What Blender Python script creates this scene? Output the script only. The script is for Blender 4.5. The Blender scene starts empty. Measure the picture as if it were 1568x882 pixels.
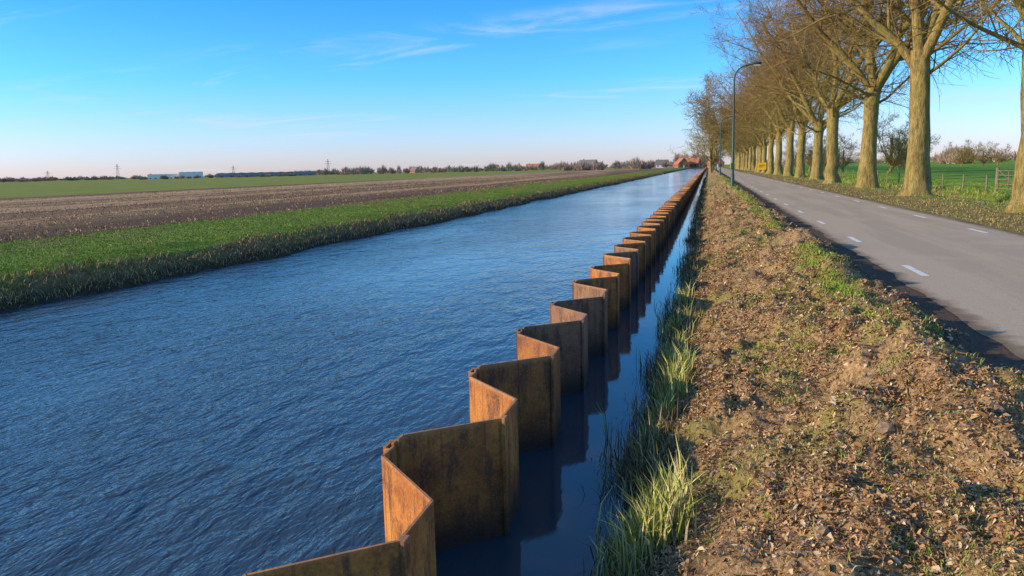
import bpy, math, random
import numpy as np
from mathutils import Vector, Matrix
random.seed(7); rng=np.random.default_rng(11)
S=bpy.context.scene
COL=S.collection

# ------------------------------------------------------------ helpers
def N(nt,typ,ins=None,**props):
    n=nt.nodes.new(typ)
    for k,v in props.items(): setattr(n,k,v)
    if ins:
        for k,v in ins.items():
            s=n.inputs[k]
            if isinstance(v,bpy.types.NodeSocket): nt.links.new(v,s)
            else: s.default_value=v
    return n
def M(nt,op,a,b=0.0,c=0.0):
    return N(nt,'ShaderNodeMath',{0:a,1:b,2:c},operation=op).outputs[0]
def noise(nt,vec,scale,detail=4,rough=.55,dist=0.0):
    return N(nt,'ShaderNodeTexNoise',{'Vector':vec,'Scale':scale,'Detail':detail,'Roughness':rough,'Distortion':dist}).outputs['Fac']
def ramp(nt,fac,stops):
    n=N(nt,'ShaderNodeValToRGB',{'Fac':fac}); cr=n.color_ramp
    while len(cr.elements)<len(stops): cr.elements.new(.5)
    for e,(p,c) in zip(cr.elements,stops):
        e.position=p; e.color=(c[0],c[1],c[2],1)
    return n.outputs['Color']
def mix(nt,f,a,b,mode='MIX'):
    n=N(nt,'ShaderNodeMixRGB',{'Fac':f},blend_type=mode)
    for k,v in ((1,a),(2,b)):
        if isinstance(v,bpy.types.NodeSocket): nt.links.new(v,n.inputs[k])
        else: n.inputs[k].default_value=(v[0],v[1],v[2],1)
    return n.outputs[0]
def smooth(nt,x,a,b):
    return N(nt,'ShaderNodeMapRange',{'Value':x,'From Min':a,'From Max':b,'To Min':0.0,'To Max':1.0},interpolation_type='SMOOTHSTEP').outputs[0]
def newmat(name,rough=.9,spec=.2):
    m=bpy.data.materials.new(name); m.use_nodes=True
    nt=m.node_tree; b=nt.nodes['Principled BSDF']
    b.inputs['Roughness'].default_value=rough
    b.inputs['Specular IOR Level'].default_value=spec
    return m,nt,b
def pos(nt): return N(nt,'ShaderNodeNewGeometry').outputs['Position']
def scaled(nt,p,s):
    return N(nt,'ShaderNodeVectorMath',{0:p,1:s},operation='MULTIPLY').outputs[0]
def bump(nt,b,h,strength,dist):
    n=N(nt,'ShaderNodeBump',{'Height':h,'Strength':strength,'Distance':dist})
    nt.links.new(n.outputs[0],b.inputs['Normal'])
def simple(name,c1,c2,scale=3,rough=.85,bmp=0,spec=.2):
    m,nt,b=newmat(name,rough,spec); p=pos(nt)
    f=noise(nt,p,scale,5)
    nt.links.new(ramp(nt,f,[(.3,c1),(.7,c2)]),b.inputs['Base Color'])
    if bmp: bump(nt,b,f,.6,bmp)
    return m
def attrmat(name,rough=.8,spec=.15):
    m,nt,b=newmat(name,rough,spec)
    a=N(nt,'ShaderNodeAttribute',attribute_name='Col')
    nt.links.new(a.outputs['Color'],b.inputs['Base Color'])
    return m
def npmesh(name,verts,faces_list,mat,cols=None,smoothf=False,parent=None):
    me=bpy.data.meshes.new(name)
    me.vertices.add(len(verts)); me.vertices.foreach_set('co',np.asarray(verts,dtype=np.float32).ravel())
    li=np.concatenate([f.ravel() for f in faces_list]).astype(np.int32)
    tot=np.concatenate([np.full(len(f),f.shape[1]) for f in faces_list])
    st=np.concatenate([[0],np.cumsum(tot)[:-1]]).astype(np.int32)
    me.loops.add(len(li)); me.loops.foreach_set('vertex_index',li)
    me.polygons.add(len(tot)); me.polygons.foreach_set('loop_start',st)
    me.update(calc_edges=True); me.validate()
    if smoothf: me.polygons.foreach_set('use_smooth',np.ones(len(me.polygons),dtype=bool))
    if cols is not None:
        a=me.color_attributes.new('Col','FLOAT_COLOR','POINT')
        c=np.ones((len(verts),4),dtype=np.float32); c[:,:3]=cols
        a.data.foreach_set('color',c.ravel())
    if mat: me.materials.append(mat)
    o=bpy.data.objects.new(name,me); COL.objects.link(o)
    if parent: o.parent=parent
    return o
def pymesh(name,V,F,mat,parent=None,smoothf=False,link=True):
    me=bpy.data.meshes.new(name); me.from_pydata([tuple(v) for v in V],[],F); me.update()
    if smoothf: me.polygons.foreach_set('use_smooth',[True]*len(me.polygons))
    me.materials.append(mat)
    if not link: return me
    o=bpy.data.objects.new(name,me); COL.objects.link(o)
    if parent: o.parent=parent
    return o
def empty(name,loc=(0,0,0),rz=0):
    e=bpy.data.objects.new(name,None); e.location=loc; e.rotation_euler[2]=rz; COL.objects.link(e); return e
def box(V,F,x0,x1,y0,y1,z0,z1):
    b=len(V)
    V+= [(x0,y0,z0),(x1,y0,z0),(x1,y1,z0),(x0,y1,z0),(x0,y0,z1),(x1,y0,z1),(x1,y1,z1),(x0,y1,z1)]
    F+= [[b+i for i in f] for f in ((0,3,2,1),(4,5,6,7),(0,1,5,4),(1,2,6,5),(2,3,7,6),(3,0,4,7))]
def tube(V,F,pts,rad,n,cap=False):
    b=len(V); k=len(pts)
    for i in range(k):
        t=(pts[min(i+1,k-1)]-pts[max(i-1,0)])
        if t.length<1e-6: t=Vector((0,0,1))
        t.normalize()
        ref=Vector((1,0.13,0)) if abs(t.x)<.8 else Vector((0,1,0.1))
        u=t.cross(ref).normalized(); w=t.cross(u)
        for j in range(n):
            a=2*math.pi*j/n
            V.append(pts[i]+(u*math.cos(a)+w*math.sin(a))*rad[i])
    for i in range(k-1):
        for j in range(n):
            F.append([b+i*n+j,b+i*n+(j+1)%n,b+(i+1)*n+(j+1)%n,b+(i+1)*n+j])
    if cap: F.append([b+(k-1)*n+j for j in range(n)])
def vnoise(x,y,seed=0.0):
    xi=np.floor(x); yi=np.floor(y); fx=x-xi; fy=y-yi
    fx=fx*fx*(3-2*fx); fy=fy*fy*(3-2*fy)
    def h(a,b):
        v=np.sin(a*127.1+b*311.7+seed*74.7)*43758.5453; return v-np.floor(v)
    return (h(xi,yi)*(1-fx)+h(xi+1,yi)*fx)*(1-fy)+(h(xi,yi+1)*(1-fx)+h(xi+1,yi+1)*fx)*fy-.5

# ------------------------------------------------------------ terrain height
PX=[-5000,-16.2,-15.4,-14.5,-13.7,-13.3,-12.3,-3,-1.1,-.62,-.42,-.1,.35,.8,1.3,1.75,2.1,2.5,2.85,7.5,8.0,9.2,10.4,11.8,12.6,13.2,14.2,14.8,15.6,17,5000]
PZ=[.62,.64,.62,.48,.14,-.08,-.8,-1,-.8,-.15,.08,.34,.52,.66,.80,.95,.91,.75,.74,.74,.73,.78,.84,.70,.42,.12,.12,.42,.62,.6,.6]
def height(x,y):
    xs=x+np.where(np.abs(x+13.8)<3,vnoise(y*.35,y*0,3)*.7+vnoise(y*1.6,y*0,4)*.25,0)
    xs=xs+np.where((x>-1.4)&(x<.4),vnoise(y*.9,y*0,5)*.28+vnoise(y*2.6,y*0,6)*.12,0)
    xs=xs+np.where((x>1.3)&(x<2.8),vnoise(y*.5,y*0,7)*.3+vnoise(y*1.7,y*0,15)*.2,0)*np.clip((2.8-x)/.3,0,1)
    xs=xs+np.where((x>11.5)&(x<17),(vnoise(y*.12,y*0,8))*1.6*np.clip(1-np.abs(x-14)/3,0,1),0)
    z=np.interp(xs,PX,PZ)
    berm=np.clip((x+.5)/.6,0,1)*np.clip((2.7-x)/.5,0,1)
    clod=np.maximum(vnoise(x*4.3+.4,y*3.8,19),0)**1.5
    z=z+berm*(vnoise(x*1.1,y*.7,1)*.24+vnoise(x*2.9,y*2.2,2)*.18+clod*.34+vnoise(x*8,y*8,3)*.09+vnoise(x*17,y*17,9)*.045)
    ver=np.clip((x-7.7)/.8,0,1)*np.clip((60-x)/30,0,1)
    z=z+ver*(vnoise(x*.6,y*.5,11)*.12+vnoise(x*2.2,y*2,12)*.05)
    lf=np.clip((-14.-x)/1.5,0,1)
    z=z+lf*(vnoise(x*.5,y*.3,13)*.08+vnoise(x*2.,y*2,14)*.05)
    z=np.where((y>640)&(x>-16)&(x<0.6),np.maximum(z,.62*np.clip((y-640)/6,0,1)),z)
    return z
def seg(a,b,n): return np.linspace(a,b,n,endpoint=False)
xs=np.concatenate([-np.geomspace(5000,60,22,endpoint=False),seg(-60,-22,40),seg(-22,-12.5,60),seg(-12.5,-1.2,8),seg(-1.2,2.9,125),seg(2.9,7.4,4),seg(7.4,18,60),seg(18,60,30),np.geomspace(60,5000,22)])
ys=np.concatenate([seg(-300,-5,8),seg(-5,2.8,12),seg(2.8,12,260),seg(12,25,170),seg(25,70,150),seg(70,200,120),seg(200,640,90),seg(640,660,6),np.geomspace(660,6000,30)])
X,Y=np.meshgrid(xs,ys); Z=height(X,Y)
nx,ny=len(xs),len(ys)
idx=np.arange(nx*ny).reshape(ny,nx)
F=np.stack([idx[:-1,:-1],idx[:-1,1:],idx[1:,1:],idx[1:,:-1]],-1).reshape(-1,4)
gm,nt,b=newmat('ground_soil_grass',.95,.1)
p=pos(nt); sx=N(nt,'ShaderNodeSeparateXYZ',{0:p}); gx,gy,gz=sx.outputs
n1=noise(nt,p,.9,4); n2=noise(nt,p,6,6,.65); n3=noise(nt,p,28,5,.7); nb=noise(nt,p,.18,4)
xd=M(nt,'ADD',gx,M(nt,'MULTIPLY',M(nt,'SUBTRACT',n1,.5),1.3))
xf=M(nt,'ADD',gx,M(nt,'MULTIPLY',M(nt,'SUBTRACT',nb,.5),5))
fargreen=ramp(nt,nb,[(.3,(.20,.21,.035)),(.7,(.29,.28,.05))])
# ploughed stubble field: long furrows parallel to the canal
rowv=scaled(nt,p,(1.0,.03,1.0))
rows=N(nt,'ShaderNodeTexWave',{'Vector':rowv,'Scale':.42,'Distortion':1.2,'Detail':3.0,'Detail Scale':2.0},wave_type='BANDS',bands_direction='X').outputs['Fac']
st=ramp(nt,n2,[(.3,(.21,.105,.05)),(.5,(.42,.235,.11)),(.72,(.64,.40,.19))])
st=mix(nt,M(nt,'MULTIPLY',rows,.4),st,(.60,.37,.18))
bandn=noise(nt,scaled(nt,p,(.10,.004,1)),1.0,4)
bandf=noise(nt,scaled(nt,p,(.45,.012,1)),1.0,3)
st=mix(nt,M(nt,'MULTIPLY',smooth(nt,bandn,.49,.56),.65),st,(.15,.08,.04))
st=mix(nt,M(nt,'MULTIPLY',smooth(nt,bandf,.51,.58),.6),st,(.14,.075,.04))
st=mix(nt,M(nt,'MULTIPLY',smooth(nt,bandn,.47,.36),.5),st,(.66,.43,.22))
st=mix(nt,smooth(nt,gx,-31,-25),st,mix(nt,.6,st,(.11,.06,.032)))
grassL=ramp(nt,n2,[(.28,(.07,.10,.012)),(.5,(.14,.21,.02)),(.72,(.24,.30,.04))])
grassL=mix(nt,smooth(nt,n1,.52,.7),grassL,(.24,.20,.06))
dry=ramp(nt,n2,[(.3,(.10,.065,.03)),(.7,(.34,.23,.10))])
mud=ramp(nt,n2,[(.3,(.03,.022,.015)),(.7,(.09,.065,.04))])
litter=ramp(nt,n3,[(.3,(.13,.068,.032)),(.5,(.38,.22,.10)),(.66,(.60,.38,.2))])
litter=mix(nt,M(nt,'MULTIPLY',smooth(nt,n1,.5,.66),.7),litter,(.28,.26,.06))
soil=ramp(nt,n3,[(.3,(.055,.034,.024)),(.7,(.20,.13,.085))])
verge=ramp(nt,n2,[(.28,(.10,.065,.03)),(.5,(.25,.18,.06)),(.7,(.42,.30,.13))])
grassR=ramp(nt,nb,[(.3,(.14,.26,.018)),(.7,(.23,.38,.03))])
grassR=mix(nt,M(nt,'MULTIPLY',n2,.4),grassR,(.15,.17,.02))
c=mix(nt,smooth(nt,xf,-80,-76),fargreen,st)
c=mix(nt,smooth(nt,xd,-22.0,-21.3),c,grassL)
c=mix(nt,smooth(nt,xd,-14.9,-14.2),c,dry)
c=mix(nt,smooth(nt,xd,-13.9,-13.4),c,mud)
c=mix(nt,smooth(nt,xd,-.35,.1),c,litter)
xs2=M(nt,'ADD',gx,M(nt,'MULTIPLY',M(nt,'SUBTRACT',n1,.5),.5))
c=mix(nt,smooth(nt,xs2,2.05,2.3),c,soil)
c=mix(nt,smooth(nt,xs2,7.3,7.6),c,verge)
c=mix(nt,smooth(nt,xd,9.3,10.6),c,mix(nt,smooth(nt,n1,.42,.6),verge,grassR))
c=mix(nt,smooth(nt,xd,14.6,15.4),c,grassR)
c=mix(nt,smooth(nt,gz,.30,.12),c,mud)
nt.links.new(c,b.inputs['Base Color'])
hh=M(nt,'ADD',n2,M(nt,'MULTIPLY',n3,.5))
bump(nt,b,hh,.9,.06)
npmesh('ground',np.stack([X.ravel(),Y.ravel(),Z.ravel()],-1),[F],gm,smoothf=True)

# ------------------------------------------------------------ water
def watermat(name,calm=False):
    m,nt,b=newmat(name,.05,.5)
    b.inputs['IOR'].default_value=1.33
    p=pos(nt); gx=N(nt,'ShaderNodeSeparateXYZ',{0:p}).outputs[0]
    b.inputs['Base Color'].default_value=(.034,.052,.066,1)
    rot=N(nt,'ShaderNodeMapping',{'Vector':p,'Rotation':(0,0,math.radians(30)),'Scale':(1.0,.38,1)}).outputs[0]
    rotb=N(nt,'ShaderNodeMapping',{'Vector':p,'Rotation':(0,0,math.radians(-25)),'Scale':(1.0,.5,1)}).outputs[0]
    a=noise(nt,rot,10,3,.55,.4); b2=noise(nt,rotb,2.0,2,.5,.6); c2=noise(nt,rotb,24,2,.5)
    gust=noise(nt,scaled(nt,p,(.16,.07,1)),1,4)
    h=M(nt,'ADD',M(nt,'MULTIPLY',a,.025),M(nt,'ADD',M(nt,'MULTIPLY',b2,.055),M(nt,'MULTIPLY',c2,.0055)))
    k=M(nt,'MULTIPLY_ADD',smooth(nt,gust,.35,.65),.8,.5)
    calmk=N(nt,'ShaderNodeMapRange',{'Value':gx,'From Min':-1.75,'From Max':-1.5,'To Min':1.0,'To Max':.06}).outputs[0]
    if calm: k=.06
    else: k=M(nt,'MULTIPLY',k,calmk)
    h=M(nt,'MULTIPLY',h,k)
    n=N(nt,'ShaderNodeBump',{'Height':h,'Strength':1.0,'Distance':1.0}); nt.links.new(n.outputs[0],b.inputs['Normal'])
    return m
def sheet(name,x0,x1,y0,y1,z,mat):
    return pymesh(name,[(x0,y0,z),(x1,y0,z),(x1,y1,z),(x0,y1,z)],[[0,1,2,3]],mat)
sheet('canal_water',-15.2,.35,-60,655,0,watermat('canal_water'))
sheet('ditch_water',11.9,15.8,-60,400,.34,watermat('ditch_water',True))

# ------------------------------------------------------------ road
am,nt,b=newmat('asphalt',.92,.08); p=pos(nt)
f=noise(nt,p,60,4,.75); f2=noise(nt,scaled(nt,p,(1.4,.10,1)),1,4); f3=noise(nt,p,.8,5,.6); f4=noise(nt,p,9,5,.7); gx=N(nt,'ShaderNodeSeparateXYZ',{0:p}).outputs[0]
c=ramp(nt,f,[(.3,(.38,.27,.17)),(.7,(.70,.52,.36))])
c=mix(nt,M(nt,'MULTIPLY',smooth(nt,f2,.4,.62),.45),c,(.38,.275,.19))
c=mix(nt,M(nt,'MULTIPLY',smooth(nt,f3,.5,.7),.35),c,(.60,.45,.31))
c=mix(nt,M(nt,'MULTIPLY',smooth(nt,f4,.55,.7),.3),c,(.30,.21,.15))
e1=noise(nt,p,3,5,.7)
ed=M(nt,'ADD',gx,M(nt,'MULTIPLY',M(nt,'SUBTRACT',e1,.5),.6))
c=mix(nt,M(nt,'MULTIPLY',smooth(nt,ed,3.2,2.9),.9),c,(.22,.14,.085))
c=mix(nt,M(nt,'MULTIPLY',smooth(nt,ed,7.1,7.4),.9),c,(.28,.18,.10))
nt.links.new(c,b.inputs['Base Color']); bump(nt,b,f,.6,.008)
yy=np.concatenate([np.arange(-40,60,.25),np.arange(60,200,1.0),np.arange(200,1600,10.0)])
xl=2.9+vnoise(yy*.8,yy*0,21)*.14+vnoise(yy*3,yy*0,22)*.09; xr=7.42+vnoise(yy*.8,yy*0,23)*.12+vnoise(yy*3,yy*0,24)*.06
V=np.zeros((len(yy)*2,3)); V[0::2,0]=xl; V[1::2,0]=xr; V[:,1]=np.repeat(yy,2); V[:,2]=.747
i=np.arange(len(yy)-1)*2
npmesh('road',V,[np.stack([i,i+1,i+3,i+2],-1)],am)
pm,nt,b=newmat('worn_white_paint',.6,.3); p=pos(nt)
nt.links.new(ramp(nt,noise(nt,p,22,5,.7),[(.36,(.5,.4,.3)),(.48,(.84,.79,.72)),(1,(.88,.85,.8))]),b.inputs['Base Color'])
V=[];F2=[]
for k in range(-6,110):
    for xc,yo in ((3.42,14.6),(6.80,22.9)):
        y=yo+5.85*k; bb=len(V); 
        V+=[(xc-.06,y-.72,.752),(xc+.06,y-.72,.752),(xc+.06,y+.72,.752),(xc-.06,y+.72,.752)]; F2.append([bb,bb+1,bb+2,bb+3])
pymesh('road_marking',V,F2,pm)

# ------------------------------------------------------------ sheet pile wall
rm,nt,b=newmat('rusty_steel',.55,.35); p=pos(nt); q=N(nt,'ShaderNodeSeparateXYZ',{0:p}); gy=q.outputs[1]; gz=q.outputs[2]
pair=M(nt,'FLOOR',M(nt,'DIVIDE',M(nt,'SUBTRACT',gy,4.60),1.87))
wn=N(nt,'ShaderNodeTexWhiteNoise',{'W':pair},noise_dimensions='1D').outputs['Value']
half=M(nt,'FLOOR',M(nt,'DIVIDE',M(nt,'SUBTRACT',gy,4.60),.935))
wn2=N(nt,'ShaderNodeTexWhiteNoise',{'W':M(nt,'ADD',half,50.5)},noise_dimensions='1D').outputs['Value']
a=noise(nt,p,2.6,6,.62,.5); streak=noise(nt,scaled(nt,p,(6,6,1.4)),1.5,5,.65); fine=noise(nt,p,55,3,.6); st2=noise(nt,scaled(nt,p,(24,24,.8)),1.0,3,.6); blot=noise(nt,p,11,5,.7)
c=ramp(nt,a,[(.28,(.19,.055,.018)),(.42,(.38,.12,.025)),(.58,(.58,.20,.035)),(.75,(.70,.29,.06))])
c=mix(nt,M(nt,'MULTIPLY',smooth(nt,wn,.62,.70),.75),c,mix(nt,a,(.12,.08,.06),(.25,.15,.10)))
c=mix(nt,M(nt,'MULTIPLY',smooth(nt,wn2,.3,.95),.5),c,(.15,.055,.025))
c=mix(nt,M(nt,'MULTIPLY',smooth(nt,streak,.49,.63),.75),c,(.10,.045,.026))
c=mix(nt,M(nt,'MULTIPLY',smooth(nt,blot,.53,.63),.5),c,(.12,.045,.024))
c=mix(nt,M(nt,'MULTIPLY',smooth(nt,st2,.58,.66),.5),c,(.06,.037,.027))
c=mix(nt,M(nt,'MULTIPLY',smooth(nt,fine,.5,.7),.35),c,(.70,.28,.07))
c=mix(nt,M(nt,'MULTIPLY',smooth(nt,fine,.46,.36),.3),c,(.14,.05,.022))
wet=M(nt,'ADD',gz,M(nt,'MULTIPLY',M(nt,'SUBTRACT',streak,.5),.5))
c=mix(nt,M(nt,'MULTIPLY',smooth(nt,wet,.34,.03),.85),c,(.04,.03,.024))
c=mix(nt,M(nt,'MULTIPLY',smooth(nt,M(nt,'ADD',gz,M(nt,'MULTIPLY',streak,.1)),.87,.93),.4),c,(.66,.32,.13))
nt.links.new(c,b.inputs['Base Color']); bump(nt,b,M(nt,'ADD',M(nt,'MULTIPLY',fine,.5),M(nt,'ADD',a,blot)),.6,.006)
nt.links.new(N(nt,'ShaderNodeMapRange',{'Value':a,'From Min':.3,'From Max':.7,'To Min':.45,'To Max':.8}).outputs[0],b.inputs['Roughness'])
V=[];F2=[]; th=.016
XR,XL=-1.405,-1.955
def wallseg(pa,pb,zt,z0=-.6,t=th,zt2=None):
    d=(Vector(pb)-Vector(pa)); n=Vector((-d.y,d.x)).normalized()*t*.5; e=d.normalized()*.004
    a=Vector(pa)-e; c_=Vector(pb)+e; z2=zt if zt2 is None else zt2
    bb=len(V)
    for (q,z) in ((a-n,zt),(c_-n,z2),(c_+n,z2),(a+n,zt)): V.append((q.x,q.y,z0))
    for (q,z) in ((a-n,zt),(c_-n,z2),(c_+n,z2),(a+n,zt)): V.append((q.x,q.y,z))
    F2.extend([[bb+i for i in f] for f in ((4,5,6,7),(0,1,5,4),(1,2,6,5),(2,3,7,6),(3,0,4,7))])
for k in range(-4,330):
    y0=5.23+1.87*k; r=random.Random(k*13+5)
    j=lambda s:r.uniform(-s,s)
    zt=.865+j(.022); z2=zt+j(.016)
    xr=XR+j(.015); xl=XL+j(.015)
    A=(xr,y0);B=(xr,y0+.47);C=(xl,y0+1.06)
    wallseg(A,B,zt); wallseg(B,C,zt,zt2=zt)
    wallseg(C,(xl,y0+1.23),zt)
    wallseg((xl-.01,y0+1.25),(xl-.005,y0+1.42),z2); wallseg((xl,y0+1.42),(XR,y0+1.87),z2)
    wallseg((xl-.045,y0+1.20),(xl-.045,y0+1.29),zt+.004,t=.02)
    wallseg((xl-.045,y0+1.29),(xl+.01,y0+1.30),z2+.003,t=.018)
    wallseg((xl-.045,y0+1.20),(xl+.005,y0+1.19),zt-.003,t=.018)
    wallseg((xr+.022,y0-.02),(xr+.022,y0+.05),zt+.003,t=.02)
pymesh('steel_sheet_pile_wall',V,F2,rm)

# ------------------------------------------------------------ scatter: blades & leaves
def blades(name,P,h,w,lean,col,mat):
    n=len(P); az=rng.uniform(0,2*np.pi,n); la=rng.uniform(0,2*np.pi,n)
    dx=np.stack([np.cos(az),np.sin(az),np.zeros(n)],-1)*w[:,None]*.5
    ld=np.stack([np.cos(la),np.sin(la),np.zeros(n)],-1)*(lean*h)[:,None]
    up=np.zeros((n,3)); up[:,2]=h
    V=np.empty((n,5,3)); V[:,0]=P-dx; V[:,1]=P+dx
    mid=P+up*.58+ld*.3; V[:,2]=mid+dx*.8; V[:,3]=mid-dx*.8
    V[:,4]=P+up*np.maximum(1-.35*lean,.1)[:,None]+ld
    i=np.arange(n)*5
    q=np.stack([i,i+1,i+2,i+3],-1); t=np.stack([i+3,i+2,i+4],-1)
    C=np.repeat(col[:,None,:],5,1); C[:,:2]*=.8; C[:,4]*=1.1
    return npmesh(name,V.reshape(-1,3),[q,t],mat,cols=np.clip(C.reshape(-1,3),0,1))
def pick(pal,n,j=.25):
    pal=np.array(pal); c=pal[rng.integers(0,len(pal),n)]; return c*rng.uniform(1-j,1+j,(n,1))
bm=attrmat('grass_blade',.75); lm=attrmat('dead_leaf',.95,.05)
def logy(a,b,n): return a*np.exp(rng.uniform(0,1,n)*math.log(b/a))
# leaf litter: small crumpled leaves
n=230000
ly=logy(3.0,45,n); lx=rng.uniform(-.3,2.45,n)
dens=vnoise(lx*1.3,ly*1.1,31)+vnoise(lx*4,ly*4,32)*.5+.5; keep=rng.uniform(0,1,n)<np.clip(dens*1.5-.1,.08,1)*np.where(lx>2.1,.2,1); lx=lx[keep];ly=ly[keep];n=len(lx)
s=rng.uniform(.004,.014,n)*np.where(rng.uniform(0,1,n)<.08,1.9,1)*(1+ly/30)
lz=height(lx,ly)+.003+rng.uniform(0,.014,n)
az=rng.uniform(0,2*np.pi,n); tl=rng.normal(0,.6,n); tl2=rng.normal(0,.55,n)
u=np.stack([np.cos(az)*np.cos(tl),np.sin(az)*np.cos(tl),np.sin(tl)],-1); v=np.stack([-np.sin(az)*np.cos(tl2),np.cos(az)*np.cos(tl2),np.sin(tl2)],-1)
P=np.stack([lx,ly,lz],-1); V=np.empty((n,6,3)); curl=rng.uniform(-.5,.9,n)[:,None]*s[:,None]*np.array([0,0,1])
S_=s[:,None]; asp=rng.uniform(.2,.85,n)[:,None]*S_
V[:,0]=P-u*S_*1.3; V[:,1]=P-u*S_*.3-v*asp+curl; V[:,2]=P+u*S_*.6-v*asp*.7+curl*.6; V[:,3]=P+u*S_*1.4; V[:,4]=P+u*S_*.6+v*asp*.7+curl; V[:,5]=P-u*S_*.3+v*asp+curl
i=np.arange(n)*6
lc=pick([(.50,.29,.14),(.38,.20,.09),(.60,.39,.21),(.26,.14,.07),(.56,.32,.15),(.66,.48,.30),(.22,.12,.06),(.48,.24,.10)],n)
npmesh('fallen_leaves',V.reshape(-1,3),[np.stack([i,i+1,i+2,i+3],-1),np.stack([i,i+3,i+4,i+5],-1)],lm,cols=np.repeat(lc,6,0))
# grass on berm: flattened straw + green patches
n=300000
gy_=logy(3.0,110,n); gx_=rng.uniform(-.35,2.3,n)
dn=vnoise(gx_*1.6,gy_*.8,41)+vnoise(gx_*4,gy_*3,42)*.7
ridge=np.exp(-((gx_-1.72)/.22)**2)*np.clip((gy_-8)/3,0,1)*(vnoise(gy_*.35,gy_*0,44)>-.25)
pr=np.clip((dn+.06)*1.8,0.05,.9)*.6
keep=rng.uniform(0,1,n)<pr+ridge*.6; gx_=gx_[keep];gy_=gy_[keep];ridge=ridge[keep];n=len(gx_)
P=np.stack([gx_,gy_,height(gx_,gy_)-.003],-1)
drym=(rng.uniform(0,1,n)<np.where(vnoise(gx_*1.1,gy_*.7,43)>.06,.25,.85)-ridge*.75)
cg=np.where(drym[:,None],pick([(.54,.39,.16),(.62,.45,.21),(.44,.30,.12),(.35,.21,.08)],n),pick([(.27,.36,.04),(.35,.42,.06),(.20,.30,.03)],n))
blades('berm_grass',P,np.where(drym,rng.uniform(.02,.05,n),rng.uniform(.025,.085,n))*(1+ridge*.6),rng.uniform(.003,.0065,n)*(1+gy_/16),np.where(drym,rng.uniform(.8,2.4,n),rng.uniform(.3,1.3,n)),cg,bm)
# fallen twigs and soil clods
twm=simple('twig_bark',(.14,.08,.04),(.34,.22,.12),9); V=[];F_=[]; r=random.Random(3)
for k in range(240):
    x=r.uniform(-.2,2.2); y=3.2*math.exp(r.random()*math.log(9)); a=r.uniform(0,6.28); L_=r.uniform(.08,.35)
    pts=[]
    for q_ in range(4):
        xx=x+math.cos(a)*L_*q_/3; yy_=y+math.sin(a)*L_*q_/3; a+=r.gauss(0,.25)
        pts.append(Vector((xx,yy_,float(height(np.array([xx]),np.array([yy_]))[0])+.012+r.uniform(0,.012))))
    rd=r.uniform(.002,.006); tube(V,F_,pts,[rd,rd,rd*.8,rd*.5],4)
pymesh('fallen_twigs',V,F_,twm)
clm=simple('dry_soil',(.16,.095,.055),(.42,.27,.16),30,bmp=.01); V=[];F_=[]
for k in range(700):
    x=r.uniform(-.15,2.7); y=3.2*math.exp(r.random()*math.log(9)); s=r.uniform(.008,.032)*(1.9 if r.random()<.04 else 1)
    z=float(height(np.array([x]),np.array([y]))[0])+s*.2; bb=len(V)
    for ring,(zz_,rr_) in enumerate(((-.5,.7),(.1,1.0),(.6,.6))):
        for j in range(6):
            a=j*math.pi/3+ring*.4; q_=rr_*r.uniform(.75,1.25); V.append((x+math.cos(a)*s*q_*1.2,y+math.sin(a)*s*q_,z+zz_*s*r.uniform(.7,1.2)))
    V.append((x,y,z+s*.85))
    for ring in range(2):
        for j in range(6): F_.append([bb+ring*6+j,bb+ring*6+(j+1)%6,bb+(ring+1)*6+(j+1)%6,bb+(ring+1)*6+j])
    for j in range(6): F_.append([bb+12+j,bb+12+(j+1)%6,bb+18])
pymesh('soil_clods',V,F_,clm)
# dry stalks / reeds at right waterline
n=26000
ry=logy(4.0,160,n); rx=-.48+rng.normal(0,.13,n)+vnoise(ry*.9,ry*0,5)*-.28
keep=rng.uniform(0,1,n)<np.clip((vnoise(ry*1.1,ry*0,51)+.42)*1.3,.15,1); rx=rx[keep];ry=ry[keep];n=len(rx)
P=np.stack([rx,ry,np.maximum(height(rx,ry),-.05)-.01],-1)
blades('dry_reed_stalks',P,rng.uniform(.08,.34,n),rng.uniform(.004,.009,n)*(1+ry/25),rng.uniform(.05,.9,n),pick([(.14,.12,.06),(.32,.24,.10),(.08,.07,.04),(.44,.33,.15)],n),bm)
# sedge clumps
cl=[(-.42,4.9,.17,330),(-.33,5.35,.14,200),(-.24,5.0,.12,170),(-.5,6.9,.10,50),(-.42,7.7,.12,90),(-.34,8.3,.15,200),(-.28,8.8,.14,140),(-.45,9.6,.12,90),(-.42,10.8,.15,100),(-.5,12.4,.2,100),(-.45,14.5,.2,110),(-.8,6.3,.03,9),(-.9,7.4,.03,7)]
Ps=[];Hs=[]
for (cx,cy,r_,k) in cl:
    qx=rng.normal(cx,r_*.6,k); qy=rng.normal(cy,r_*1.1,k)
    Ps.append(np.stack([qx,qy,np.maximum(height(qx,qy),-.03)-.01],-1)); Hs.append(rng.uniform(.16,.48,k))
P=np.concatenate(Ps);h=np.concatenate(Hs);n=len(P)
blades('sedge_plants',P,h,rng.uniform(.009,.016,n),rng.uniform(.08,.6,n),pick([(.32,.36,.06),(.42,.42,.09),(.60,.50,.18),(.2,.25,.05),(.64,.52,.24)],n),bm)
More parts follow.
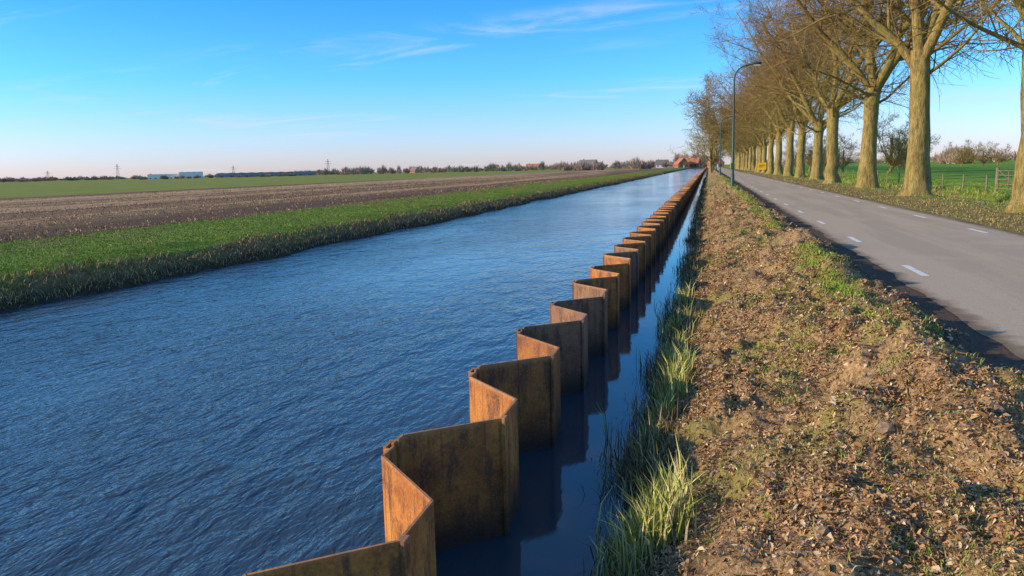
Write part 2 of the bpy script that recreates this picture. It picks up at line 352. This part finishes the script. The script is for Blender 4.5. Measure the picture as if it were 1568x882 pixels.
# left bank grass
n=120000
by=logy(9,260,n); bx=rng.uniform(-22.1,-13.2,n)
P=np.stack([bx,by,height(bx,by)-.01],-1); keep=P[:,2]>0.0; P=P[keep];bx=bx[keep];by=by[keep];n=len(bx)
dry_=(bx+vnoise(by*.5,bx*.5,61)*1.2>-14.6); pal=pick([(.14,.21,.02),(.19,.27,.03),(.25,.31,.04),(.31,.31,.07)],n); pal2=pick([(.24,.16,.07),(.46,.33,.14),(.31,.22,.09),(.19,.16,.05)],n)
pn=(vnoise(bx*.6,by*.35,62)>.2)&(rng.uniform(0,1,n)<.6)
c_=np.where((dry_|pn)[:,None],pal2,pal)
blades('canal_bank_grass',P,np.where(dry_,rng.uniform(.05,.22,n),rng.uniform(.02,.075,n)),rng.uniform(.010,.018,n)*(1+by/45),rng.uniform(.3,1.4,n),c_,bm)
# stubble
n=50000
sy=logy(10,200,n); sxx=-22-rng.uniform(0,1,n)**1.3*50; sxx=np.round(sxx/.75)*.75+rng.normal(0,.07,n)
P=np.stack([sxx,sy,height(sxx,sy)-.01],-1); k_=rng.uniform(0,1,n)<np.where(vnoise(sxx*.3,sy*.02,66)>-.05,1,.3); P=P[k_];sy=sy[k_];n=len(sy)
blades('field_stubble',P,rng.uniform(.03,.12,n),rng.uniform(.02,.035,n)*(1+sy/60),rng.uniform(.05,.9,n),pick([(.58,.36,.18),(.42,.24,.12),(.62,.42,.22),(.22,.12,.06),(.28,.16,.08)],n),bm)
# right verge grass
n=80000
vy=logy(14,200,n); vx=rng.uniform(7.6,22,n)
P=np.stack([vx,vy,height(vx,vy)-.01],-1); keep=(P[:,2]>.3); P=P[keep];vx=vx[keep];vy=vy[keep];n=len(vx)
g=(vx+vnoise(vx*.5,vy*.5,71)*5)>11.2
c_=np.where(g[:,None],pick([(.17,.27,.02),(.22,.33,.03),(.29,.33,.05)],n),pick([(.28,.22,.07),(.46,.34,.13),(.2,.19,.04),(.36,.22,.09)],n))
db=(np.abs(vx-14)<1.9)
c_=np.where((db&(rng.uniform(0,1,n)<.6))[:,None],pick([(.5,.37,.15),(.3,.23,.09)],n),c_)
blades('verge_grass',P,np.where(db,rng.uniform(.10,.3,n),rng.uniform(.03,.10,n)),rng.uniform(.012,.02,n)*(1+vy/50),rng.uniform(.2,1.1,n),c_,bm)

# ------------------------------------------------------------ trees
bk,nt,b=newmat('tree_bark',.9,.1)
tc=N(nt,'ShaderNodeTexCoord').outputs['Object']
f=noise(nt,scaled(nt,tc,(4,4,1.1)),1.6,6,.7); f2=noise(nt,tc,.7,4); f3=noise(nt,scaled(nt,tc,(9,9,2)),2.5,4,.7)
c=ramp(nt,f,[(.3,(.13,.09,.035)),(.5,(.36,.25,.085)),(.72,(.56,.41,.15))])
c=mix(nt,M(nt,'MULTIPLY',smooth(nt,f3,.5,.4),.55),c,(.13,.09,.04))
c=mix(nt,M(nt,'MULTIPLY',smooth(nt,f2,.48,.66),.5),c,(.30,.27,.06))
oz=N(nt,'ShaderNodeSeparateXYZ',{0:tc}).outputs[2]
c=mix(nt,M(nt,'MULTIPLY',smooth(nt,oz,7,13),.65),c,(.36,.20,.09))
nt.links.new(c,b.inputs['Base Color']); bump(nt,b,M(nt,'ADD',f,M(nt,'MULTIPLY',f3,.5)),1.0,.12)
def limb_path(r,p,d,L,ns,wob,trop):
    pts=[p.copy()]; d=d.normalized()
    for i in range(ns):
        d=(d+Vector((r.gauss(0,wob),r.gauss(0,wob),r.gauss(0,wob*.6)+trop))).normalized()
        pts.append(pts[-1]+d*L/ns)
    return pts
def side(r,d,ang):
    a=Vector((r.gauss(0,1),r.gauss(0,1),r.gauss(0,1))); a=(a-d*a.dot(d)).normalized()
    return (d*math.cos(ang)+a*math.sin(ang)).normalized()
def tree_mesh(name,seed,H=20,R=.5,fork=6.5,limbs=5,spread=.6,cnt=(13,11,7),twig=.014):
    r=random.Random(seed); V=[];F_=[]
    def br(p,d,L,rad,lvl):
        ns={1:8,2:5,3:3,4:2}[lvl]; sd={1:8,2:5,3:3,4:3}[lvl]
        pts=limb_path(r,p,d,L,ns,{1:.12,2:.15,3:.16,4:.14}[lvl],{1:.035,2:.03,3:.04,4:.03}[lvl])
        tip={1:.22,2:.25,3:.35,4:.5}[lvl]
        rr=[rad*(1-(1-tip)*i/ns) for i in range(ns+1)]
        tube(V,F_,pts,rr,sd)
        if lvl==4: return
        n=cnt[lvl-1]
        for k in range(n):
            t=(.15 if lvl==1 else .12)+(.84 if lvl==1 else .87)*(k+r.random()*.8)/n; t=min(t,.99)
            i=min(int(t*ns),ns-1); q=pts[i].lerp(pts[i+1],t*ns-i); dd=(pts[i+1]-pts[i]).normalized()
            nd=side(r,dd,math.radians(r.uniform(32,72))); 
            LL={1:L*.48*(1-.45*t),2:L*.5*(1-.4*t),3:L*.55*(1-.2*t)}[lvl]*r.uniform(.75,1.3)
            r2={1:rad*(1-.75*t)*.45,2:max(rad*(1-.6*t)*.45,.02),3:twig}[lvl]
            br(q,nd,LL,max(r2,twig),lvl+1)
    lean=Vector((r.gauss(0,.02),r.gauss(0,.02),1))
    pts=[Vector((0,0,-.3))]; hs=[-.3,.1,.4,.9,1.6,2.6,4,5.3,fork]; rr=[]
    prof=[1.7,1.4,1.22,1.08,1.0,.92,.88,.88,.95]
    for i,hh in enumerate(hs):
        if i: pts.append(Vector((lean.x*hh+r.gauss(0,.05),lean.y*hh+r.gauss(0,.05),hh)))
        rr.append(R*prof[i]*r.uniform(.95,1.05))
    nb=len(V); tube(V,F_,pts,rr,18)
    for i in range(nb,len(V)):
        v=V[i]; a=math.atan2(v.y,v.x); k=max(0,1.6-v.z)/1.6
        s=1+.13*k*math.sin(a*5+seed)+.05*math.sin(a*3+v.z*1.3+seed)+.035*math.sin(a*7+v.z*2.1)
        V[i]=Vector((v.x*s,v.y*s,v.z))
    top=pts[-1]; a0=r.uniform(0,6.28)
    for k in range(limbs):
        a=a0+k*2*math.pi/limbs+r.uniform(-.4,.4); sp=spread*r.uniform(.6,1.4)
        if k==0: sp=.1
        d=Vector((math.cos(a)*sp,math.sin(a)*sp,1))
        st=top+Vector((0,0,-.2-.9*r.random()*(k>0)))
        br(st,d,(H-fork)*r.uniform(.8,1.08),R*r.uniform(.42,.58)*(1.1 if k==0 else 1),1)
    for k in range(5):
        a=r.uniform(0,6.28); z=r.uniform(.72,.98)*fork
        br(Vector((lean.x*z,lean.y*z,z)),Vector((math.cos(a),math.sin(a),.6)),H*r.uniform(.2,.32),R*.2,2)
    return pymesh(name,V,F_,bk,smoothf=True,link=False)
meshes=[tree_mesh('roadside_tree_form',s,H=20+s%3,limbs=l,spread=sp,fork=fk) for s,l,sp,fk in ((3,4,.72,6.6),(14,5,.65,6.9),(25,4,.85,5.6),(38,6,.72,6.1),(47,5,.62,6.5))]
for k in range(-1,26):
    o=bpy.data.objects.new('roadside_tree',meshes[(k*2+1)%5]); COL.objects.link(o)
    rr=random.Random(k+100)
    x=10.4+rr.uniform(-.25,.25); y=44+14.3*k+(rr.uniform(-.6,.6) if k>1 else 0)
    o.location=(x,y,float(height(np.array([x]),np.array([y]))[0])); o.rotation_euler[2]=rr.uniform(0,6.28); s=rr.uniform(.92,1.06); o.scale=(s,s,s)
small=tree_mesh('slim_tree_form',71,H=16,R=.22,fork=2.2,limbs=5,spread=.34,cnt=(11,8,6),twig=.03)
bush=tree_mesh('bush_tree_form',81,H=9,R=.2,fork=1.4,limbs=6,spread=.8,cnt=(9,8,6),twig=.022)
def put(name,me,x,y,s,rz=0,sz=None):
    o=bpy.data.objects.new(name,me); COL.objects.link(o); o.location=(x,y,.55); o.scale=(s,s,sz or s); o.rotation_euler[2]=rz
put('poplar_tree',small,.6,190,1.3,1)
put('poplar_tree',small,1.2,235,1.3,2)
for k,(x,y,s) in enumerate([(28.5,140,1.05),(33,150,.8),(25,165,.8),(69,250,.8),(76,255,.75),(82,262,.7),(62,270,.75),(48,210,.7),(95,330,.8),(38,180,.75),(22,190,.9),(30,230,.9),(26,260,1.0),(40,300,.9)]):
    put('bare_tree',bush,x,y,s,k*1.3)

# ------------------------------------------------------------ distant tree masses
tm=attrmat('distant_twigs',.95)
def treeline(name,items,pal):
    Vs=[];Cs=[]
    for (x,y,h,w) in items:
        k=int(70); d=math.hypot(x,y); sw=max(.10,d*.0004)
        ax=rng.uniform(0,2*np.pi,k); rr=rng.uniform(0,1,k)**.6; el=rng.uniform(.1,1,k)
        b0=np.stack([x+np.cos(ax)*rr*w*.35,y+np.sin(ax)*rr*w*.35,.4+el*h*.35],-1)
        tp=np.stack([x+np.cos(ax)*rr*w*rng.uniform(.5,1,k),y+np.sin(ax)*rr*w*rng.uniform(.5,1,k),.5+h*np.sqrt(np.clip(1-rr**2*.8,0,1))*(.35+.65*el)],-1)
        yaw=math.atan2(y,x)+math.pi/2
        a=rng.uniform(-.6,.6,k); dd=np.stack([np.cos(yaw+a),np.sin(yaw+a),a*0],-1)*sw*rng.uniform(.7,2.2,k)[:,None]
        Vs.append(np.stack([b0-dd,b0+dd,tp],1)); Cs.append(np.repeat(pick(pal,1,.2),k*3,0)*rng.uniform(.7,1.2,(k*3,1)))
    V=np.concatenate(Vs).reshape(-1,3); n=len(V)//3
    npmesh(name,V,[np.arange(n*3).reshape(-1,3)],tm,cols=np.concatenate(Cs))
def at(x_img,dist):   # world position for a compass bearing
    t=math.atan((x_img-784)/1233.0)-math.radians(13.9); return dist*math.sin(t),dist*math.cos(t)
items=[]
for k in range(420):
    xi=random.uniform(-500,1075); d=random.uniform(1100,1900); x,y=at(xi,d)
    hgt=random.uniform(4,9)*(1.0 if xi<450 else 1.5); items.append((x,y,hgt,random.uniform(6,16)))
for k in range(110):
    xi=random.uniform(500,1075); d=random.uniform(740,1000); x,y=at(xi,d); items.append((x,y,random.uniform(5,11),random.uniform(4,9)))
for k in range(26):
    xi=random.uniform(862,925); d=random.uniform(520,560); x,y=at(xi,d); items.append((x,y,random.uniform(5,8.5),4))
for k in range(11):
    xi=random.uniform(966,1000); d=random.uniform(520,560); x,y=at(xi,d); items.append((x,y,random.uniform(6,10),4))
for k in range(26):
    xi=random.uniform(1036,1088); d=random.uniform(700,750); x,y=at(xi,d); items.append((x,y,random.uniform(9,18),6))
for k in range(22):
    xi=random.uniform(200,500); d=random.uniform(820,850); x,y=at(xi,d); items.append((x,y,random.uniform(2.5,5),random.uniform(3,6)))
treeline('distant_tree_line',items,[(.40,.25,.19),(.46,.30,.22),(.32,.24,.19),(.50,.32,.24),(.28,.25,.17)])
items=[]
for k in range(260):
    xi=random.uniform(1120,2100); d=random.uniform(450,1100); x,y=at(xi,d); items.append((x,y,random.uniform(4,9),random.uniform(5,12)))
for k in range(60):
    xi=random.uniform(1445,1490); d=random.uniform(380,420); x,y=at(xi,d); items.append((x,y,random.uniform(5,9),3.5))
treeline('field_edge_trees',items,[(.40,.26,.20),(.48,.34,.26),(.34,.25,.18),(.28,.24,.15)])

# ------------------------------------------------------------ buildings
brick=simple('red_brick',(.36,.12,.06),(.48,.18,.09),2); tile=simple('roof_tile',(.42,.15,.08),(.52,.20,.11),2); dk=simple('dark_slate',(.16,.14,.13),(.24,.21,.2),2)
white=simple('white_cladding',(.78,.72,.64),(.84,.78,.7),.2); glass=simple('window_glass',(.03,.04,.05),(.05,.06,.08),1,rough=.1,spec=.6); greyc=simple('grey_cladding',(.24,.22,.2),(.32,.3,.27),.3)
def house(name,x,y,rz,w,l,h,rh,wall,roof):
    e=empty(name,(x,y,.55),rz)
    V=[];F_=[]; box(V,F_,-w/2,w/2,-l/2,l/2,0,h); b=len(V)
    V+=[(-w/2,-l/2,h),(w/2,-l/2,h),(0,-l/2,h+rh),(-w/2,l/2,h),(w/2,l/2,h),(0,l/2,h+rh)]; F_+=[[b,b+1,b+2],[b+4,b+3,b+5]]
    pymesh('walls',V,F_,wall,e)
    V=[];o=.4; t=.2
    for dz in (0,t):
        V+=[(-w/2-o,-l/2-o,h-o*rh/w*2+.05+dz),(0,-l/2-o,h+rh+.05+dz),(w/2+o,-l/2-o,h-o*rh/w*2+.05+dz),(-w/2-o,l/2+o,h-o*rh/w*2+.05+dz),(0,l/2+o,h+rh+.05+dz),(w/2+o,l/2+o,h-o*rh/w*2+.05+dz)]
    pymesh('roof',V,[[0,1,4,3],[1,2,5,4],[6,9,10,7],[7,10,11,8],[0,6,7,1],[1,7,8,2],[3,4,10,9],[4,5,11,10],[0,3,9,6],[2,8,11,5]],roof,e)
    V=[];F_=[]
    for s in (-1,1):
        for k in range(max(2,int(l/3.5))):
            yc=-l/2+(k+.5)*l/max(2,int(l/3.5)); x0=s*w/2; box(V,F_,min(x0,x0+s*.05),max(x0,x0+s*.05),yc-.6,yc+.6,1,min(2.3,h-.3))
        for xc in (-w/4,w/4): y0=s*l/2; box(V,F_,xc-.6,xc+.6,min(y0,y0+s*.05),max(y0,y0+s*.05),1,2.3)
        y0=s*l/2; box(V,F_,-.5,.5,min(y0,y0+s*.05),max(y0,y0+s*.05),h+rh*.2,h+rh*.45)
    pymesh('windows',V,F_,glass,e)
    V=[];F_=[]; box(V,F_,-.5,.5,-l/2-.07,-l/2+.02,0,2.1); pymesh('door',V,F_,white,e)
    V=[];F_=[]; box(V,F_,-.3,.3,l/4,l/4+.7,h+rh*.6,h+rh+1); pymesh('chimney',V,F_,brick,e)
for xi,d,w,l,rz,wl,rf in ((1048,668,9,13,.3,brick,tile),(1064,680,9,12,1.3,brick,tile),(1018,820,8,12,1.6,white,dk),(905,640,9,14,1.3,brick,dk),(1100,560,9,12,.2,brick,tile),(760,1000,9,14,1.2,brick,dk),(640,1050,9,14,.9,brick,dk),(560,1050,9,16,.3,brick,dk),(820,1000,8,16,1.5,brick,tile)):
    x,y=at(xi,d); house('brick_farmhouse',x,y,rz,w,l,3.2,4.6,wl,rf)
def hall(name,xi,d,w,dep,h,mat,bays):
    x,y=at(xi,d); e=empty(name,(x,y,.5),-math.atan2(x,y))
    V=[];F_=[]; box(V,F_,-w/2,w/2,0,dep,0,h); pymesh('walls',V,F_,mat,e)
    V=[];F_=[]; bw=w/bays
    for k in range(bays):
        x0=-w/2+k*bw; b=len(V); V+=[(x0,-.1,h+.003),(x0+bw,-.1,h+.003),(x0+bw/2,-.1,h+bw*.05),(x0,dep,h+.003),(x0+bw,dep,h+.003),(x0+bw/2,dep,h+bw*.05)]
        F_+=[[b,b+1,b+2],[b+4,b+3,b+5],[b,b+2,b+5,b+3],[b+2,b+1,b+4,b+5]]
    pymesh('roof',V,F_,mat,e)
    V=[];F_=[]
    for k in range(bays): x0=-w/2+k*bw; box(V,F_,x0+bw*.35,x0+bw*.65,-.08,-.004,h*.12,h*.3)
    pymesh('windows',V,F_,glass,e)
hall('white_greenhouse',262,870,38,30,4.8,white,8); hall('white_greenhouse',297,860,22,30,6.4,white,4)
hall('grey_farm_shed',412,940,105,30,4.6,greyc,10)
steel=simple('galvanised_steel',(.16,.17,.17),(.24,.25,.25),2)
for xi,d,h in ((185,1500,25),(507,1300,24),(362,1600,20),(78,1700,18)):
    x,y=at(xi,d); V=[];F_=[]
    for sx_ in (-1,1):
        for sy_ in (-1,1): tube(V,F_,[Vector((sx_*2.5,sy_*2.5,0)),Vector((sx_*.4,sy_*.4,h))],[.2,.15],4)
    for k in range(6):
        z=h*k/6; w=2.5-2.1*k/6; z2=h*(k+1)/6; w2=2.5-2.1*(k+1)/6
        tube(V,F_,[Vector((-w,-w,z)),Vector((w2,-w2,z2))],[.1,.1],3); tube(V,F_,[Vector((w,-w,z)),Vector((-w2,-w2,z2))],[.1,.1],3)
    for z,w in ((h*.7,6),(h*.85,4.5)): tube(V,F_,[Vector((-w,0,z)),Vector((w,0,z))],[.18,.18],4)
    o=pymesh('power_pylon',V,F_,steel); o.location=(x,y,.5); o.rotation_euler[2]=.3

# ------------------------------------------------------------ street lamps
pg=simple('green_painted_steel',(.02,.06,.048),(.04,.09,.075),4,rough=.5,spec=.4)
lg=simple('lamp_lens',(.5,.5,.45),(.6,.6,.55),2,rough=.3)
def lamp(x,y,s=1):
    e=empty('street_lamp',(x,y,.78))
    V=[];F_=[]
    pts=[Vector((0,0,-.3)),Vector((0,0,1.1)),Vector((0,0,1.15)),Vector((0,0,5)),Vector((0,0,7.7))]; rr=[.13,.13,.09,.08,.06]
    for k in range(1,9):
        a=k/8*math.radians(78); pts.append(Vector((.9*(1-math.cos(a)),0,7.7+.9*math.sin(a)))); rr.append(.05)
    last=pts[-1]; pts.append(last+Vector((.4,0,.08))); rr.append(.045)
    tube(V,F_,pts,rr,10,True); pymesh('pole',V,F_,pg,e,smoothf=True)
    V=[];F_=[]; hp=pts[-1]
    tube(V,F_,[hp+Vector((-.05,0,0)),hp+Vector((.1,0,.03)),hp+Vector((.4,0,.06)),hp+Vector((.65,0,.05)),hp+Vector((.7,0,.05))],[.04,.09,.12,.08,.02],8,True)
    pymesh('lamp_head',V,F_,pg,e,smoothf=True)
    V=[];F_=[]; box(V,F_,hp.x+.15,hp.x+.6,-.07,.07,hp.z-.1,hp.z-.04); pymesh('lens',V,F_,lg,e)
    V=[];F_=[]; box(V,F_,-.13,.13,-.13,-.09,1.5,1.9); pymesh('number_plate',V,F_,pg,e)
lamp(1.68,59.5); lamp(1.7,125); lamp(1.7,190); lamp(1.7,255)
ym=simple('yellow_sign_paint',(.80,.45,.01),(.85,.5,.015),3,rough=.5); blk=simple('black_paint',(.02,.02,.02),(.03,.03,.03),3,rough=.5)
e=empty('yellow_road_sign',(8.2,133,.72))
V=[];F_=[]; box(V,F_,-.65,.65,-.03,0,.9,2.0); pymesh('panel',V,F_,ym,e)
V=[];F_=[]; tube(V,F_,[Vector((-.45,.04,-.1)),Vector((-.45,.04,2.0))],[.035,.035],8); tube(V,F_,[Vector((.45,.04,-.1)),Vector((.45,.04,2.0))],[.035,.035],8); pymesh('posts',V,F_,steel,e)
V=[];F_=[]; box(V,F_,-.45,.45,-.036,-.033,1.55,1.65); box(V,F_,-.45,.2,-.036,-.033,1.3,1.4); pymesh('lettering',V,F_,blk,e)
wood=simple('weathered_wood',(.16,.12,.07),(.3,.24,.14),6)
e=empty('field_gate',(16.0,47.5,.6))
V=[];F_=[]
for yv in (0,3.6): tube(V,F_,[Vector((0,yv,-.3)),Vector((0,yv,1.45))],[.1,.09],8,True)
pymesh('posts',V,F_,wood,e)
V=[];F_=[]
for z in (.3,.55,.8,1.05,1.3): tube(V,F_,[Vector((0,.1,z)),Vector((0,3.5,z))],[.025,.025],6)
for yv in (.14,1.8,3.46): tube(V,F_,[Vector((0,yv,.25)),Vector((0,yv,1.35))],[.028,.028],6)
tube(V,F_,[Vector((.03,.14,.3)),Vector((.03,3.46,1.3))],[.02,.02],6)
pymesh('bars',V,F_,wood,e)
e=empty('wooden_post_fence',(0,0,0)); V=[];F_=[]
ps=[(15.9,y) for y in np.arange(52.5,140,4.5)]+[(15.9,44),(16,40),(16,36)]
for (x,y) in ps:
    z=.55; tube(V,F_,[Vector((x,y,z-.2)),Vector((x+random.uniform(-.04,.04),y,z+1.1+random.uniform(-.08,.08)))],[.06,.055],7,True)
pymesh('posts',V,F_,wood,e)
V=[];F_=[]
for z in (1.0,1.4): tube(V,F_,[Vector((15.9,52,z)),Vector((15.9,140,z))],[.006,.006],4); tube(V,F_,[Vector((16,30,z)),Vector((15.95,47,z))],[.006,.006],4)
pymesh('wires',V,F_,steel,e)

# ------------------------------------------------------------ sun, sky
el=math.radians(18.5); sd=Vector((-.93,-.37,0)).normalized()
sv=Vector((sd.x*math.cos(el),sd.y*math.cos(el),math.sin(el)))
L=bpy.data.lights.new('sun','SUN'); L.energy=5; L.angle=math.radians(.5); L.color=(1,.83,.54)
lo=bpy.data.objects.new('sun',L); COL.objects.link(lo); lo.rotation_euler=(-sv).to_track_quat('-Z','Y').to_euler()
W=bpy.data.worlds.new('World'); S.world=W; W.use_nodes=True; nt=W.node_tree; bg=nt.nodes['Background']
sky=N(nt,'ShaderNodeTexSky',sky_type='NISHITA'); sky.sun_disc=False; sky.sun_elevation=el; sky.sun_rotation=math.atan2(sd.x,sd.y)%(2*math.pi)
sky.air_density=1.0; sky.dust_density=.4; sky.ozone_density=2.5
tc=N(nt,'ShaderNodeTexCoord').outputs['Generated']
sp=N(nt,'ShaderNodeSeparateXYZ',{0:tc})
tint=ramp(nt,sp.outputs[2],[(0.0,(.26,.25,.39)),(.045,(.20,.26,.42)),(.11,(.10,.26,.43)),(.2,(.060,.225,.39)),(.45,(.13,.30,.46)),(1,(.20,.29,.37))])
g5=N(nt,'ShaderNodeVectorMath',{0:tint,1:(5.0,5.0,5.0)},operation='MULTIPLY').outputs[0]
graded=N(nt,'ShaderNodeVectorMath',{0:sky.outputs[0],1:g5},operation='MULTIPLY').outputs[0]
zz=M(nt,'ADD',M(nt,'MAXIMUM',sp.outputs[2],0),.10)
cv=N(nt,'ShaderNodeCombineXYZ',{0:M(nt,'DIVIDE',sp.outputs[0],zz),1:M(nt,'DIVIDE',sp.outputs[1],zz)}).outputs[0]
cv=N(nt,'ShaderNodeMapping',{'Vector':cv,'Rotation':(0,0,math.radians(60)),'Scale':(.5,1.3,1)}).outputs[0]
cn=noise(nt,cv,1.6,9,.64,1.0); big=noise(nt,cv,.7,2)
cf=M(nt,'MULTIPLY',M(nt,'MULTIPLY',smooth(nt,cn,.46,.74),smooth(nt,big,.46,.62)),.55)
cc=mix(nt,cf,graded,(5.4,6.1,6.8))
nt.links.new(cc,bg.inputs['Color']); bg.inputs['Strength'].default_value=.13

# ------------------------------------------------------------ camera
cam=bpy.data.cameras.new('camera'); cam.sensor_width=36; cam.lens=28.0; cam.clip_end=12000; cam.clip_start=.1
co=bpy.data.objects.new('camera',cam); COL.objects.link(co)
th_=math.radians(13.9); ph=math.radians(8.49); ro=math.radians(1.3)
fw=Vector((-math.sin(th_)*math.cos(ph),math.cos(th_)*math.cos(ph),-math.sin(ph)))
rt=Vector((math.cos(th_),math.sin(th_),0)); up=rt.cross(fw)
r2=rt*math.cos(ro)-up*math.sin(ro); u2=up*math.cos(ro)+rt*math.sin(ro)
m=Matrix((r2,u2,-fw)).transposed().to_4x4(); m.translation=(0,0,2.6)
co.matrix_world=m; S.camera=co
S.view_settings.view_transform='Standard'; S.view_settings.look='None'; S.view_settings.exposure=0
